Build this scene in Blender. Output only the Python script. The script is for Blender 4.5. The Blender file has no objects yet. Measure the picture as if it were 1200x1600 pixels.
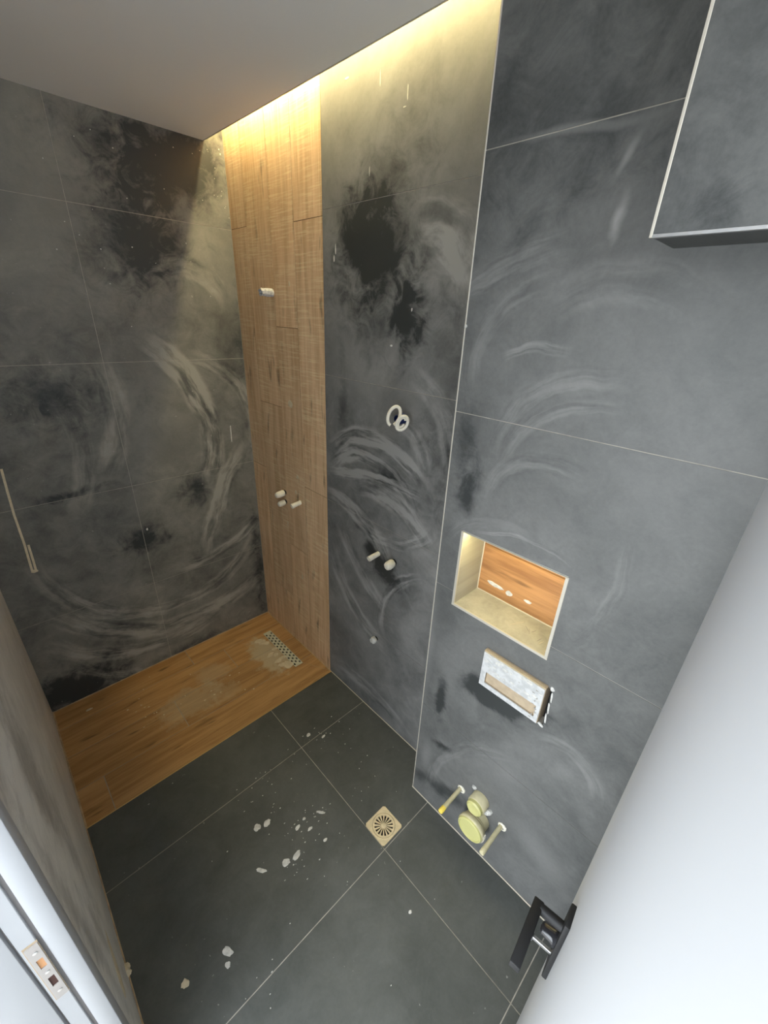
import bpy, bmesh, math, random
from mathutils import Matrix, Vector
SC = bpy.context.scene
C = SC.collection
PI = math.pi

# ---------------------------------------------------------------- camera, world, exposure
cam_d = bpy.data.cameras.new('camera'); cam = bpy.data.objects.new('camera', cam_d); C.objects.link(cam)
cam_d.sensor_fit = 'VERTICAL'; cam_d.sensor_height = 36.0; cam_d.lens = 648.33 / 1600 * 36.0
cam_d.clip_start = 0.005; cam_d.clip_end = 50
RT = Vector((0.71817863, -0.69460185, 0.04180589)); DN = Vector((-0.26795969, -0.33150016, -0.90460226)); FW = Vector((0.64219706, 0.63846372, -0.42420162))
cam.matrix_world = Matrix(((RT.x, -DN.x, -FW.x, -1.15606), (RT.y, -DN.y, -FW.y, -2.31075), (RT.z, -DN.z, -FW.z, 2.00235), (0, 0, 0, 1)))
SC.camera = cam
wd = bpy.data.worlds.new('daylight'); SC.world = wd; wd.use_nodes = True
wd.node_tree.nodes['Background'].inputs[0].default_value = (0.86, 0.93, 1.0, 1)
wd.node_tree.nodes['Background'].inputs[1].default_value = 6.0
SC.view_settings.view_transform = 'Standard'; SC.view_settings.look = 'None'
SC.view_settings.gamma = 1.0; SC.view_settings.use_curve_mapping = False
SC.view_settings.exposure = 0.9
# sampling portal filling the open doorway (passes the daylight of the world, gives no light of its own)
pl = bpy.data.lights.new('doorway_portal', 'AREA'); pl.shape = 'RECTANGLE'; pl.size = 2.06; pl.size_y = 0.74
pl.cycles.is_portal = True
po = bpy.data.objects.new('doorway_portal', pl); C.objects.link(po)
po.location = (-1.46, -2.07, 1.04); po.rotation_euler = (0, -PI / 2, 0)
pl2 = bpy.data.lights.new('added_window_portal', 'AREA'); pl2.shape = 'RECTANGLE'; pl2.size = 0.88; pl2.size_y = 0.48; pl2.cycles.is_portal = True
po2 = bpy.data.objects.new('added_window_portal', pl2); C.objects.link(po2); po2.location = (-0.78, -2.84, 2.38); po2.rotation_euler = (PI / 2, 0, 0)
LED_STRENGTH = 98.0; NICHE_LED = 50.0; LED_COL = (1.0, 0.83, 0.42, 1)
SC.cycles.max_bounces = 10; SC.cycles.diffuse_bounces = 6
SC.cycles.sample_clamp_indirect = 4.0

# ---------------------------------------------------------------- room measures (metres; x across, y depth, z up)
XL = -1.2933; XB = -0.1443; YB = -1.5805; YW = -0.754; YS = -0.764; ZC = 2.6886; XC = -0.092
Z = [0.5625, 1.1625, 1.7625, 2.3625]; ZT = 2.84; YF = -2.72
RIGHT_ARCS = [(-1.069, 1.128, 0.417, 0.045, 1.624, 0.667, 0.8), (-1.031, 1.116, 0.342, 0.04, 1.67, 0.831, 0.7), (-1.186, -0.07, 1.45, 0.03, 1.488, 0.185, 0.7), (-1.151, 1.428, 0.332, 0.04, -1.674, 0.856, 0.5), (-0.815, 0.751, 0.453, 0.05, 2.027, 0.546, 0.5), (-1.625, 1.535, 0.906, 0.05, -0.833, 0.238, 0.4), (-1.548, 0.67, 0.374, 0.03, 0.452, 0.649, 0.5), (-1.156, 1.517, 0.325, 0.05, 2.662, 0.666, 0.3), (-1.261, 2.028, 0.244, 0.1, 2.217, 0.659, 0.55), (-1.095, 0.849, 0.467, 0.05, 1.834, 0.49, 0.6), (-1.345, 1.077, 0.585, 0.06, -0.836, 0.493, 0.4), (-1.053, -0.64, 0.775, 0.05, 1.649, 0.352, 0.4), (-1.145, 1.424, 0.234, 0.04, 2.301, 0.614, 0.3)]
RIGHT_BLOBS = [(-1.074, 2.147, 0.2, 0.22, 0.0, -0.75), (-1.105, 2.423, 0.16, 0.09, 0.0, -0.6), (-1.239, 2.038, 0.08, 0.12, 0.0, -0.8), (-0.951, 2.222, 0.15, 0.18, 0.0, -0.6), (-1.126, 1.829, 0.35, 0.14, 0.0, 0.35), (-1.138, 2.558, 0.5, 0.25, 0.0, 0.35), (-1.424, 1.68, 0.1, 0.4, 0.0, -0.35), (-1.133, 0.999, 0.09, 0.05, 0.5, -0.7), (-1.201, 0.928, 0.08, 0.06, 0.0, -0.6), (-0.876, 1.685, 0.03, 0.2, 0.0, -0.4), (-1.012, 0.419, 0.2, 0.25, 0.0, 0.12)]
BACK_ARCS = [(-0.565, 0.969, 0.605, 0.05, -1.729, 1.157, 0.45), (-0.484, 0.99, 0.774, 0.06, -1.782, 0.786, 0.5), (-0.624, 0.864, 0.737, 0.05, -1.857, 0.591, 0.45), (-0.866, 1.339, 0.633, 0.07, 0.271, 0.624, 0.8), (-1.359, 1.581, 0.684, 0.07, -0.105, 0.403, 0.35), (1.487, 0.101, 1.936, 0.06, 2.675, 0.173, 0.55), (-0.45, 1.317, 0.707, 0.04, -1.296, 0.393, 0.5), (-0.362, 1.377, 0.401, 0.05, 0.517, 0.857, 0.4), (-1.483, 1.407, 0.633, 0.05, -0.129, 0.395, 0.3), (-0.272, 1.975, 0.207, 0.06, 1.405, 1.059, 0.3), (-0.664, 0.523, 0.551, 0.04, -1.892, 0.688, 0.35)]
BACK_BLOBS = [(-0.45, 2.228, 0.25, 0.15, 0.3, -0.7), (-0.245, 2.563, 0.3, 0.16, 0.0, -0.8), (-0.531, 2.583, 0.15, 0.12, 0.0, -0.5), (-1.222, 0.083, 0.3, 0.14, 0.0, -0.9), (-0.551, 0.006, 0.4, 0.05, 0.0, -0.4), (-0.683, 0.841, 0.12, 0.06, 0.0, -0.7), (-0.372, 1.065, 0.09, 0.09, 0.0, -0.6), (-0.752, 2.566, 0.25, 0.3, 0.0, 0.4), (-0.816, 2.163, 0.2, 0.15, 0.0, 0.25), (-0.48, 1.531, 0.22, 0.25, 0.0, 0.3), (-0.947, 1.635, 0.25, 0.12, 0.0, -0.5), (-0.118, 2.24, 0.1, 0.25, 0.3, 0.2), (-0.913, 1.185, 0.12, 0.02, 0.1, -0.8), (-0.03, 0.431, 0.05, 0.3, 0.0, -0.6), (0.017, 1.762, 0.04, 0.3, 0.0, -0.3)]  # also paints shade at lower left and under ceiling, light at upper left
BOX_ARCS = [(-1.968, 1.66, 0.238, 0.035, 0.903, 0.789, 0.28), (-1.901, 1.507, 0.178, 0.03, 1.105, 0.854, 0.3), (-1.988, 1.604, 0.236, 0.02, 0.933, 0.71, 0.25), (-1.828, 1.882, 0.211, 0.03, 0.629, 0.81, 0.25), (-1.826, 1.721, 0.234, 0.015, 1.424, 0.34, 0.4), (-1.886, 1.052, 0.4, 0.006, 1.491, 0.368, 0.4), (-1.797, 1.26, 0.209, 0.02, 1.235, 0.782, 0.2), (-2.005, 1.204, 0.973, 0.03, 1.232, 0.142, 0.25), (-2.236, 0.135, 0.568, 0.03, 0.5, 0.564, 0.25), (-1.57, 1.45, 0.558, 0.02, -2.991, 0.301, 0.2), (-2.127, 0.733, 0.117, 0.03, 1.951, 1.189, 0.25), (-1.956, 1.834, 0.255, 0.05, 1.565, 0.534, 0.2)]
BOX_BLOBS = [(-1.663, 1.53, 0.05, 0.09, 0.0, -0.55), (-1.627, 1.662, 0.03, 0.12, 0.0, -0.3), (-1.668, 0.679, 0.025, 0.1, 0.0, -0.9), (-1.808, 0.83, 0.12, 0.05, -0.3, -0.7), (-1.945, 0.842, 0.1, 0.03, -0.5, -0.6), (-1.702, 0.414, 0.05, 0.02, -0.4, -0.6), (-1.916, 2.2, 0.012, 0.045, 0.0, 0.9), (-1.906, 2.301, 0.008, 0.04, 0.4, 0.6), (-1.538, 2.251, 0.02, 0.1, 0.0, -0.6), (-1.831, 2.262, 0.03, 0.02, 0.3, -0.5), (-1.736, 2.441, 0.3, 0.2, 0.0, -0.2), (-1.794, 2.36, 0.14, 0.008, 0.05, 0.4), (-1.582, 0.863, 0.02, 0.3, 0.0, 0.25), (-1.631, 0.277, 0.025, 0.1, 0.0, 0.3), (-1.977, 0.545, 0.1, 0.1, 0.0, 0.15), (-2.149, 0.316, 0.12, 0.06, 0.4, 0.2), (-1.845, 0.846, 0.03, 0.12, 0.0, -0.2), (-2.076, 1.77, 0.3, 0.3, 0.0, 0.08), (-1.768, 0.175, 0.2, 0.05, -0.3, -0.4)]

# ---------------------------------------------------------------- node helpers
class NB:
    def __init__(s, name):
        s.mat = bpy.data.materials.new(name); s.mat.use_nodes = True
        s.nt = s.mat.node_tree; s.bsdf = s.nt.nodes['Principled BSDF']
    def n(s, t, **k):
        x = s.nt.nodes.new(t)
        for a, b in k.items(): setattr(x, a, b)
        return x
    def put(s, sock, v):
        if hasattr(v, 'is_output'): s.nt.links.new(v, sock)
        else: sock.default_value = v
    def m(s, op, a, b=None, c=None, clamp=False):
        x = s.n('ShaderNodeMath', operation=op, use_clamp=clamp)
        s.put(x.inputs[0], a)
        if b is not None: s.put(x.inputs[1], b)
        if c is not None: s.put(x.inputs[2], c)
        return x.outputs[0]
    def mr(s, v, a, b, c=0.0, d=1.0, smooth=True):
        x = s.n('ShaderNodeMapRange', interpolation_type='SMOOTHSTEP' if smooth else 'LINEAR')
        for i, q in enumerate((v, a, b, c, d)): s.put(x.inputs[i], q)
        return x.outputs[0]
    def xyz(s, a, b, c=0.0):
        x = s.n('ShaderNodeCombineXYZ')
        for i, q in enumerate((a, b, c)): s.put(x.inputs[i], q)
        return x.outputs[0]
    def noise(s, vec, scale=1.0, detail=3.0, rough=0.5, dist=0.0):
        x = s.n('ShaderNodeTexNoise'); s.put(x.inputs['Vector'], vec)
        x.inputs['Scale'].default_value = scale; x.inputs['Detail'].default_value = detail
        x.inputs['Roughness'].default_value = rough; x.inputs['Distortion'].default_value = dist
        return x
    def mix(s, f, a, b):
        x = s.n('ShaderNodeMix', data_type='RGBA'); s.put(x.inputs[0], f); s.put(x.inputs[6], a); s.put(x.inputs[7], b)
        return x.outputs[2]
    def pos(s):
        g = s.n('ShaderNodeNewGeometry'); q = s.n('ShaderNodeSeparateXYZ'); s.nt.links.new(g.outputs['Position'], q.inputs[0])
        return q.outputs[0], q.outputs[1], q.outputs[2]
    def bump(s, h, strength, dist=0.002):
        b = s.n('ShaderNodeBump'); b.inputs['Strength'].default_value = strength; b.inputs['Distance'].default_value = dist
        s.put(b.inputs['Height'], h); s.nt.links.new(b.outputs[0], s.bsdf.inputs['Normal'])
    def rnd(s):
        return s.n('ShaderNodeObjectInfo').outputs['Random']

def srgb(r, g, b):
    f = lambda c: c / 12.92 if c <= 0.04045 else ((c + 0.055) / 1.055) ** 2.4
    return (f(r / 255), f(g / 255), f(b / 255), 1)

def plain(name, col, rough=0.5, metal=0.0, var=0.0, vscale=30, bump=0.0, emit=None):
    b = NB(name); s = b.bsdf.inputs
    s['Roughness'].default_value = rough; s['Metallic'].default_value = metal
    if var or bump:
        x, y, z = b.pos(); nz = b.noise(b.xyz(x, y, z), vscale, 4, 0.6).outputs[0]
        if var:
            c2 = tuple(c * (1 - var) for c in col[:3]) + (1,)
            b.put(s['Base Color'], b.mix(b.mr(nz, 0.35, 0.65), c2, col))
        else: s['Base Color'].default_value = col
        if bump: b.bump(nz, bump)
    else: s['Base Color'].default_value = col
    if emit: s['Emission Color'].default_value = emit[0]; s['Emission Strength'].default_value = emit[1]
    return b.mat

def slate(name, axes, arcs=(), blobs=(), dark=(0.034, 0.037, 0.036, 1), dust=(0.30, 0.295, 0.28, 1), base=0.3, cloud=1.0, cscale=3.0, flecks=0.0, rough=0.5):
    """dark stone-look tile under a film of wiped building dust: wipe arcs and patches (clean, dusty, some painted light or shade) have their own place on the wall"""
    b = NB(name); P = b.pos(); u0, v0 = P[axes[0]], P[axes[1]]
    p0 = b.xyz(u0, v0)
    w = b.noise(p0, 5.0, 3, 0.6); ws = b.n('ShaderNodeSeparateColor'); b.nt.links.new(w.outputs[1], ws.inputs[0])
    u = b.m('ADD', u0, b.m('MULTIPLY_ADD', ws.outputs[0], 0.05, -0.025)); v = b.m('ADD', v0, b.m('MULTIPLY_ADD', ws.outputs[1], 0.05, -0.025))
    f = b.noise(p0, cscale, 7, 0.62, 0.4).outputs[0]
    f2 = b.noise(p0, cscale * 4.3, 6, 0.7, 0.8).outputs[0]
    tot = b.m('ADD', b.m('MULTIPLY_ADD', f, cloud, base - cloud * 0.5), b.m('MULTIPLY_ADD', f2, 0.5 * cloud, -0.25 * cloud))
    for (cu, cv, ru, rv, rt, am) in blobs:
        c, s_ = math.cos(rt), math.sin(rt)
        du = b.m('SUBTRACT', u, cu); dv = b.m('SUBTRACT', v, cv)
        x = b.m('MULTIPLY_ADD', du, c / ru, b.m('MULTIPLY', dv, s_ / ru)); y = b.m('MULTIPLY_ADD', du, -s_ / rv, b.m('MULTIPLY', dv, c / rv))
        d = b.m('SQRT', b.m('MULTIPLY_ADD', x, x, b.m('MULTIPLY', y, y)))
        d = b.m('ADD', b.m('MULTIPLY_ADD', f2, 2.0, b.m('SUBTRACT', d, 2.0)), b.m('MULTIPLY', f, 2.0))
        tot = b.m('MULTIPLY_ADD', b.mr(d, 1.5, 0.0), am * 0.65, tot)
    for i, (cu, cv, r, wd_, mid, half, am) in enumerate(arcs):
        c, s_ = math.cos(mid), math.sin(mid)
        du = b.m('SUBTRACT', u, cu); dv = b.m('SUBTRACT', v, cv)
        x = b.m('MULTIPLY_ADD', du, c, b.m('MULTIPLY', dv, s_)); y = b.m('MULTIPLY_ADD', du, -s_, b.m('MULTIPLY', dv, c))
        a = b.m('ARCTAN2', y, x); rr = b.m('SQRT', b.m('MULTIPLY_ADD', x, x, b.m('MULTIPLY', y, y)))
        rad = b.mr(b.m('ABSOLUTE', b.m('SUBTRACT', rr, r)), wd_ * 1.15, wd_ * 0.55)
        aw = b.mr(b.m('ABSOLUTE', a), half * 1.25, half * 0.6)
        st = b.noise(b.xyz(b.m('MULTIPLY', rr, 0.75 / max(wd_, 0.012)), b.m('MULTIPLY', a, 1.1 * r / 0.5), i * 3.7), 1.7, 4, 0.6).outputs[0]
        st = b.mr(st, 0.34, 0.66, -0.3, 1.0)
        tot = b.m('MULTIPLY_ADD', b.m('MULTIPLY', b.m('MULTIPLY', rad, aw), st), am, tot)
    fine = b.noise(p0, 90.0, 3, 0.7).outputs[0]
    tot = b.m('ADD', tot, b.m('MULTIPLY_ADD', fine, 0.14, -0.07))
    k = b.m('MAXIMUM', b.m('MINIMUM', tot, 1.0), 0.0)
    col = b.mix(k, dark, dust)
    if flecks:
        fl = b.noise(p0, 60.0, 2, 0.5).outputs[0]
        sel = b.noise(p0, 6.0, 2, 0.5).outputs[0]
        col = b.mix(b.m('MULTIPLY', b.mr(fl, 0.70, 0.74), b.mr(sel, 0.5, 0.62, 0, flecks)), col, (0.5, 0.48, 0.44, 1))
    b.put(b.bsdf.inputs['Base Color'], col)
    b.put(b.bsdf.inputs['Roughness'], b.m('MULTIPLY_ADD', k, 0.25, rough))
    b.bsdf.inputs['Specular IOR Level'].default_value = 0.35
    b.bump(f2, 0.12, 0.001)
    return b.mat

def wood(name, along, across, third, light, dark_, rough=0.5, saw=0.0, dustcol=None, dusts=()):
    b = NB(name); P = b.pos(); a, c = P[along], P[across]; r = b.rnd()
    off = b.m('MULTIPLY', r, 13.0)
    g1 = b.noise(b.xyz(b.m('MULTIPLY_ADD', a, 2.2, off), b.m('MULTIPLY_ADD', c, 28.0, off), off), 1.0, 6, 0.62, 0.6).outputs[0]
    g2 = b.noise(b.xyz(b.m('MULTIPLY_ADD', a, 4.0, off), b.m('MULTIPLY_ADD', c, 130.0, off), off), 1.0, 4, 0.6).outputs[0]
    kn = b.noise(b.xyz(b.m('MULTIPLY_ADD', a, 5.0, off), b.m('MULTIPLY_ADD', c, 26.0, off), 5.0), 1.0, 2, 0.5).outputs[0]
    t = b.m('ADD', b.m('MULTIPLY', g1, 0.75), b.m('MULTIPLY', g2, 0.25))
    col = b.mix(b.mr(t, 0.34, 0.66), dark_, light)
    kc = tuple(q * 0.35 for q in dark_[:3]) + (1,)
    col = b.mix(b.mr(kn, 0.61, 0.78, 0, 0.85), col, kc)
    if saw:
        sw = b.noise(b.xyz(b.m('MULTIPLY', a, 150.0), b.m('MULTIPLY', c, 7.0), off), 1.0, 3, 0.6).outputs[0]
        swm = b.noise(b.xyz(b.m('MULTIPLY', a, 3.0), b.m('MULTIPLY', c, 6.0), off), 1.0, 2, 0.5).outputs[0]
        col = b.mix(b.m('MULTIPLY', b.mr(sw, 0.48, 0.62), b.mr(swm, 0.4, 0.6, saw * 0.3, saw)), col, tuple(min(1, q * 1.7 + 0.06) for q in light[:3]) + (1,))
    hv = b.n('ShaderNodeHueSaturation'); b.put(hv.inputs['Value'], b.m('MULTIPLY_ADD', r, 0.22, 0.89)); b.put(hv.inputs['Color'], col)
    hv.inputs['Hue'].default_value = 0.5
    col = hv.outputs[0]
    f2 = b.noise(b.xyz(a, c), 16.0, 6, 0.7).outputs[0]
    for (cu, cv, ru, rv, am) in dusts:
        x = b.m('MULTIPLY', b.m('SUBTRACT', a, cu), 1 / ru); y = b.m('MULTIPLY', b.m('SUBTRACT', c, cv), 1 / rv)
        d = b.m('SQRT', b.m('MULTIPLY_ADD', x, x, b.m('MULTIPLY', y, y)))
        d = b.m('MULTIPLY_ADD', f2, 2.2, b.m('SUBTRACT', d, 1.1))
        col = b.mix(b.mr(d, 1.05, 0.5, 0, am), col, dustcol)
    b.put(b.bsdf.inputs['Base Color'], col); b.bsdf.inputs['Roughness'].default_value = rough
    b.bump(t, 0.15, 0.001)
    return b.mat

M = {}
M['tile_right'] = slate('slate_tile_right', (1, 2), [(*q[:6], q[6] * 1.2) for q in RIGHT_ARCS], RIGHT_BLOBS, base=0.50, cloud=1.35)
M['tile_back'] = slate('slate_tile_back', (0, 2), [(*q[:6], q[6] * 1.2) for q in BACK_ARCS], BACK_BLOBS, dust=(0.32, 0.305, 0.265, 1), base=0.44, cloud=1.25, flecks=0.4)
M['tile_box'] = slate('slate_tile_boxing', (1, 2), [(*q[:6], q[6] * 0.75) for q in BOX_ARCS], [q for q in BOX_BLOBS if q[:2] != (-1.831, 2.262)], base=0.31, cloud=0.75, cscale=2.4)
M['tile_left'] = slate('slate_tile_left', (1, 2), (), ((-1.28, 1.0, 0.12, 0.5, 0.0, -0.6), (-1.55, 0.9, 0.05, 0.7, 0.0, -0.5), (-1.42, 0.4, 0.03, 0.3, 0.0, -0.3)), dark=(0.12, 0.115, 0.11, 1), dust=(0.72, 0.70, 0.66, 1), base=0.9, cloud=0.8)  # grazing sheen put into the colour: paler than the other tiles
M['tile_floor'] = slate('slate_tile_floor', (0, 1), (), (), dark=(0.036, 0.041, 0.036, 1), dust=(0.18, 0.18, 0.165, 1), base=0.30, cloud=0.8, cscale=2.0, flecks=0.35, rough=0.55)
M['tile_plain'] = slate('slate_tile_niche', (1, 2), (), (), dust=(0.42, 0.40, 0.33, 1), base=0.8, cloud=0.8, cscale=6)
M['tile_niche'] = slate('slate_tile_niche_shelf', (1, 0), (), (), dust=(0.45, 0.43, 0.35, 1), base=0.85, cloud=0.9, cscale=8)
M['tile_cabinet'] = slate('slate_tile_cabinet', (1, 2), ((-2.20, 2.35, 0.12, 0.02, 1.2, 0.5, 0.3),), ((-2.17, 2.52, 0.012, 0.06, 0.3, 0.7), (-2.11, 2.18, 0.03, 0.03, 0, -0.2)), base=0.14, cloud=0.7)
M['grout'] = plain('grey_grout', srgb(168, 162, 150), 0.9, var=0.25, vscale=25)
M['wall_core'] = plain('cement_core', srgb(150, 146, 138), 0.9)
M['paint'] = plain('ceiling_paint', (0.88, 0.865, 0.84, 1), 0.9, bump=0.15, vscale=220)
M['cove_paint'] = plain('cove_paint', (0.8, 0.78, 0.72, 1), 0.9)
M['white_door'] = plain('white_lacquer', (0.50, 0.505, 0.51, 1), 0.65)
M['white_frame'] = plain('white_frame_lacquer', (0.40, 0.41, 0.425, 1), 0.6)
M['groove_grey'] = plain('groove_shadow_grey', (0.25, 0.235, 0.23, 1), 0.8)  # grey stands in for the shadow lines in the frame grooves
M['joint_brown'] = plain('brown_joint', srgb(105, 75, 45), 0.9)
M['wood_wall'] = wood('oak_tile_wall', 2, 1, 0, (0.76, 0.53, 0.32, 1), (0.56, 0.345, 0.18, 1), 0.55, saw=0.26)
M['wood_floor'] = wood('oak_tile_floor', 0, 1, 2, (0.50, 0.29, 0.115, 1), (0.33, 0.17, 0.055, 1), 0.5, dustcol=(0.5, 0.42, 0.28, 1),
                      dusts=((-0.215, -0.39, 0.11, 0.22, 0.85), (-0.72, -0.42, 0.22, 0.13, 0.4), (-0.55, -0.3, 0.12, 0.1, 0.35), (-0.55, -0.48, 0.1, 0.08, 0.25)))
M['wood_niche'] = wood('oak_tile_niche', 1, 2, 0, (0.38, 0.19, 0.07, 1), (0.20, 0.09, 0.03, 1), 0.55)
M['trim'] = plain('pale_metal_trim', srgb(188, 182, 168), 0.45, 0.2)
M['steel'] = plain('brushed_steel', srgb(205, 205, 205), 0.28, 1.0)
M['brass'] = plain('step_edge_metal', srgb(200, 165, 105), 0.35, 0.6)
M['sealant'] = plain('pale_sealant', srgb(190, 180, 160), 0.7)
M['tan_sealant'] = plain('tan_grout', srgb(190, 165, 130), 0.8, var=0.3, vscale=20)
M['plaster'] = plain('white_plaster', srgb(205, 203, 196), 0.9, var=0.25, vscale=60, bump=0.3)
M['cream_plaster'] = plain('cream_plaster', srgb(214, 200, 170), 0.9, var=0.15, vscale=40)
M['pvc_white'] = plain('white_pvc', srgb(228, 222, 205), 0.45, var=0.12, vscale=50)
M['pvc_grey'] = plain('pale_grey_wrap', srgb(200, 200, 200), 0.6, var=0.35, vscale=90)
M['cream_pvc'] = plain('cream_plastic', srgb(205, 196, 158), 0.45, var=0.12, vscale=40)
M['yellow_pvc'] = plain('pale_yellow_plastic', srgb(192, 188, 124), 0.45)
M['yellow_cap'] = plain('yellow_plastic', srgb(235, 208, 90), 0.4)
M['blue_pvc'] = plain('navy_plastic', srgb(25, 40, 90), 0.4)
M['beige_board'] = plain('beige_board', srgb(176, 158, 132), 0.85, var=0.12, vscale=50)
M['white_board'] = plain('plaster_smeared_board', srgb(194, 194, 192), 0.85, var=0.22, vscale=45, bump=0.4)
M['black'] = plain('matt_black_metal', (0.004, 0.004, 0.0045, 1), 0.6)
M['black_gloss'] = plain('gloss_black_metal', (0.02, 0.02, 0.022, 1), 0.15)
M['void'] = plain('dark_cavity', (0.006, 0.006, 0.006, 1), 0.9)
M['strike'] = plain('white_strike_metal', srgb(165, 160, 156), 0.5, 0.2)
M['brown'] = plain('brown_cavity', srgb(60, 25, 15), 0.7)
M['tan_wood'] = plain('bare_tan_wood', srgb(190, 140, 95), 0.7)
M['drain_steel'] = plain('beige_steel', srgb(214, 196, 158), 0.5, 0.1, var=0.15, vscale=40)
M['drain_pale'] = plain('pale_drain_plate', srgb(205, 203, 178), 0.5, var=0.15, vscale=40)
M['hall_floor'] = plain('hall_floor', (0.45, 0.42, 0.38, 1), 0.6)
M['hall_blocker_grey'] = plain('hall_blocker_grey', (0.34, 0.34, 0.34, 1), 0.9)
M['led'] = plain('warm_led', (1, 0.9, 0.7, 1), 0.5, emit=(LED_COL, LED_STRENGTH))
M['led_low'] = plain('warm_led_low', (1, 0.9, 0.7, 1), 0.5, emit=(LED_COL, LED_STRENGTH * 0.22))
M['led_niche'] = plain('warm_led_niche', (1, 0.9, 0.7, 1), 0.5, emit=((1.0, 0.86, 0.43, 1), NICHE_LED))

# ---------------------------------------------------------------- mesh helpers
def link(name, me, mat, parent=None):
    me.materials.append(mat) if mat and not me.materials else None
    o = bpy.data.objects.new(name, me); C.objects.link(o)
    if parent is not None: o.parent = parent; o.matrix_parent_inverse = parent.matrix_world.inverted() if parent.parent is None else Matrix()
    return o

def from_bm(name, bm, mat, parent=None, smooth=False):
    bmesh.ops.recalc_face_normals(bm, faces=bm.faces)
    me = bpy.data.meshes.new(name); bm.to_mesh(me); bm.free()
    if smooth:
        for p in me.polygons: p.use_smooth = True
        me.set_sharp_from_angle(angle=math.radians(40))
    return link(name, me, mat, parent)

def box_bm(a, b, bevel=0.0, seg=1, bm=None):
    nb = bmesh.new()
    lo = [min(p, q) for p, q in zip(a, b)]; hi = [max(p, q) for p, q in zip(a, b)]
    vs = [nb.verts.new((x, y, z)) for x in (lo[0], hi[0]) for y in (lo[1], hi[1]) for z in (lo[2], hi[2])]
    for f in ((0, 1, 3, 2), (4, 6, 7, 5), (0, 4, 5, 1), (2, 3, 7, 6), (0, 2, 6, 4), (1, 5, 7, 3)): nb.faces.new([vs[i] for i in f])
    bmesh.ops.recalc_face_normals(nb, faces=nb.faces)
    if bevel: bmesh.ops.bevel(nb, geom=nb.edges[:], offset=bevel, segments=seg, affect='EDGES', profile=0.5)
    if bm is None: return nb
    merge(bm, nb); return bm

def merge(bm, nb):
    me = bpy.data.meshes.new('tmp'); nb.to_mesh(me); nb.free(); bm.from_mesh(me); bpy.data.meshes.remove(me)

def box(name, a, b, mat, parent=None, bevel=0.0, seg=1):
    return from_bm(name, box_bm(a, b, bevel, seg), mat, parent, smooth=seg > 1)

def panel_bm(us, vs, holes, w0, w1, f, bevel=0.0):
    """slab on a grid of u and v cuts with rectangular holes (u0,u1,v0,v1); f(u,v,w) gives the point"""
    us = sorted(set(us)); vs = sorted(set(vs)); bm = bmesh.new(); V = {}
    def vert(i, j, k):
        if (i, j, k) not in V: V[i, j, k] = bm.verts.new(f(us[i], vs[j], (w0, w1)[k]))
        return V[i, j, k]
    solid = {}
    for i in range(len(us) - 1):
        for j in range(len(vs) - 1):
            cu, cv = (us[i] + us[i + 1]) / 2, (vs[j] + vs[j + 1]) / 2
            solid[i, j] = not any(h[0] < cu < h[1] and h[2] < cv < h[3] for h in holes)
    for (i, j), s in solid.items():
        if not s: continue
        for k in (0, 1): bm.faces.new([vert(i, j, k), vert(i + 1, j, k), vert(i + 1, j + 1, k), vert(i, j + 1, k)])
        for (di, dj, p, q) in ((-1, 0, (i, j), (i, j + 1)), (1, 0, (i + 1, j), (i + 1, j + 1)), (0, -1, (i, j), (i + 1, j)), (0, 1, (i, j + 1), (i + 1, j + 1))):
            if not solid.get((i + di, j + dj)): bm.faces.new([vert(*p, 0), vert(*q, 0), vert(*q, 1), vert(*p, 1)])
    return bm

def panel(name, us, vs, holes, w0, w1, f, mat, parent=None):
    cu = list(us); cv = list(vs)
    for h in holes: cu += [c for c in h[:2] if min(us) < c < max(us)]; cv += [c for c in h[2:] if min(vs) < c < max(vs)]
    return from_bm(name, panel_bm(cu, cv, holes, w0, w1, f), mat, parent)

FX = lambda u, v, w: (w, u, v)      # u = y, v = z on a plane of constant x
FY = lambda u, v, w: (u, w, v)      # u = x, v = z on a plane of constant y
FZ = lambda u, v, w: (u, v, w)      # floor

def frame_to(dirv, origin, roll=0.0):
    d = Vector(dirv).normalized(); q = d.to_track_quat('Z', 'Y')
    return Matrix.Translation(origin) @ q.to_matrix().to_4x4() @ Matrix.Rotation(roll, 4, 'Z')

def lathe_bm(profile, seg=24, jitter=0.0, seed=0, closed=False):
    """profile of (radius, height) swept round local z; r = 0 gives a pole"""
    rnd = random.Random(seed); bm = bmesh.new(); rings = []
    for r, h in profile:
        if r < 1e-6: rings.append([bm.verts.new((0, 0, h))])
        else:
            rings.append([bm.verts.new(((r + rnd.uniform(-jitter, jitter)) * math.cos(2 * PI * k / seg), (r + rnd.uniform(-jitter, jitter)) * math.sin(2 * PI * k / seg), h + rnd.uniform(-jitter, jitter))) for k in range(seg)])
    for A, B in zip(rings, rings[1:]):
        for k in range(seg):
            k2 = (k + 1) % seg
            if len(A) == 1 and len(B) == 1: continue
            if len(A) == 1: bm.faces.new([A[0], B[k], B[k2]])
            elif len(B) == 1: bm.faces.new([A[k], A[k2], B[0]])
            else: bm.faces.new([A[k], A[k2], B[k2], B[k]])
    return bm

def lathe(name, profile, dirv, origin, mat, parent=None, seg=24, jitter=0.0, seed=0, squash=(1, 1), roll=0.0):
    bm = lathe_bm(profile, seg, jitter, seed)
    bmesh.ops.transform(bm, matrix=frame_to(dirv, origin, roll) @ Matrix.Diagonal((squash[0], squash[1], 1, 1)), verts=bm.verts)
    return from_bm(name, bm, mat, parent, smooth=True)

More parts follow.
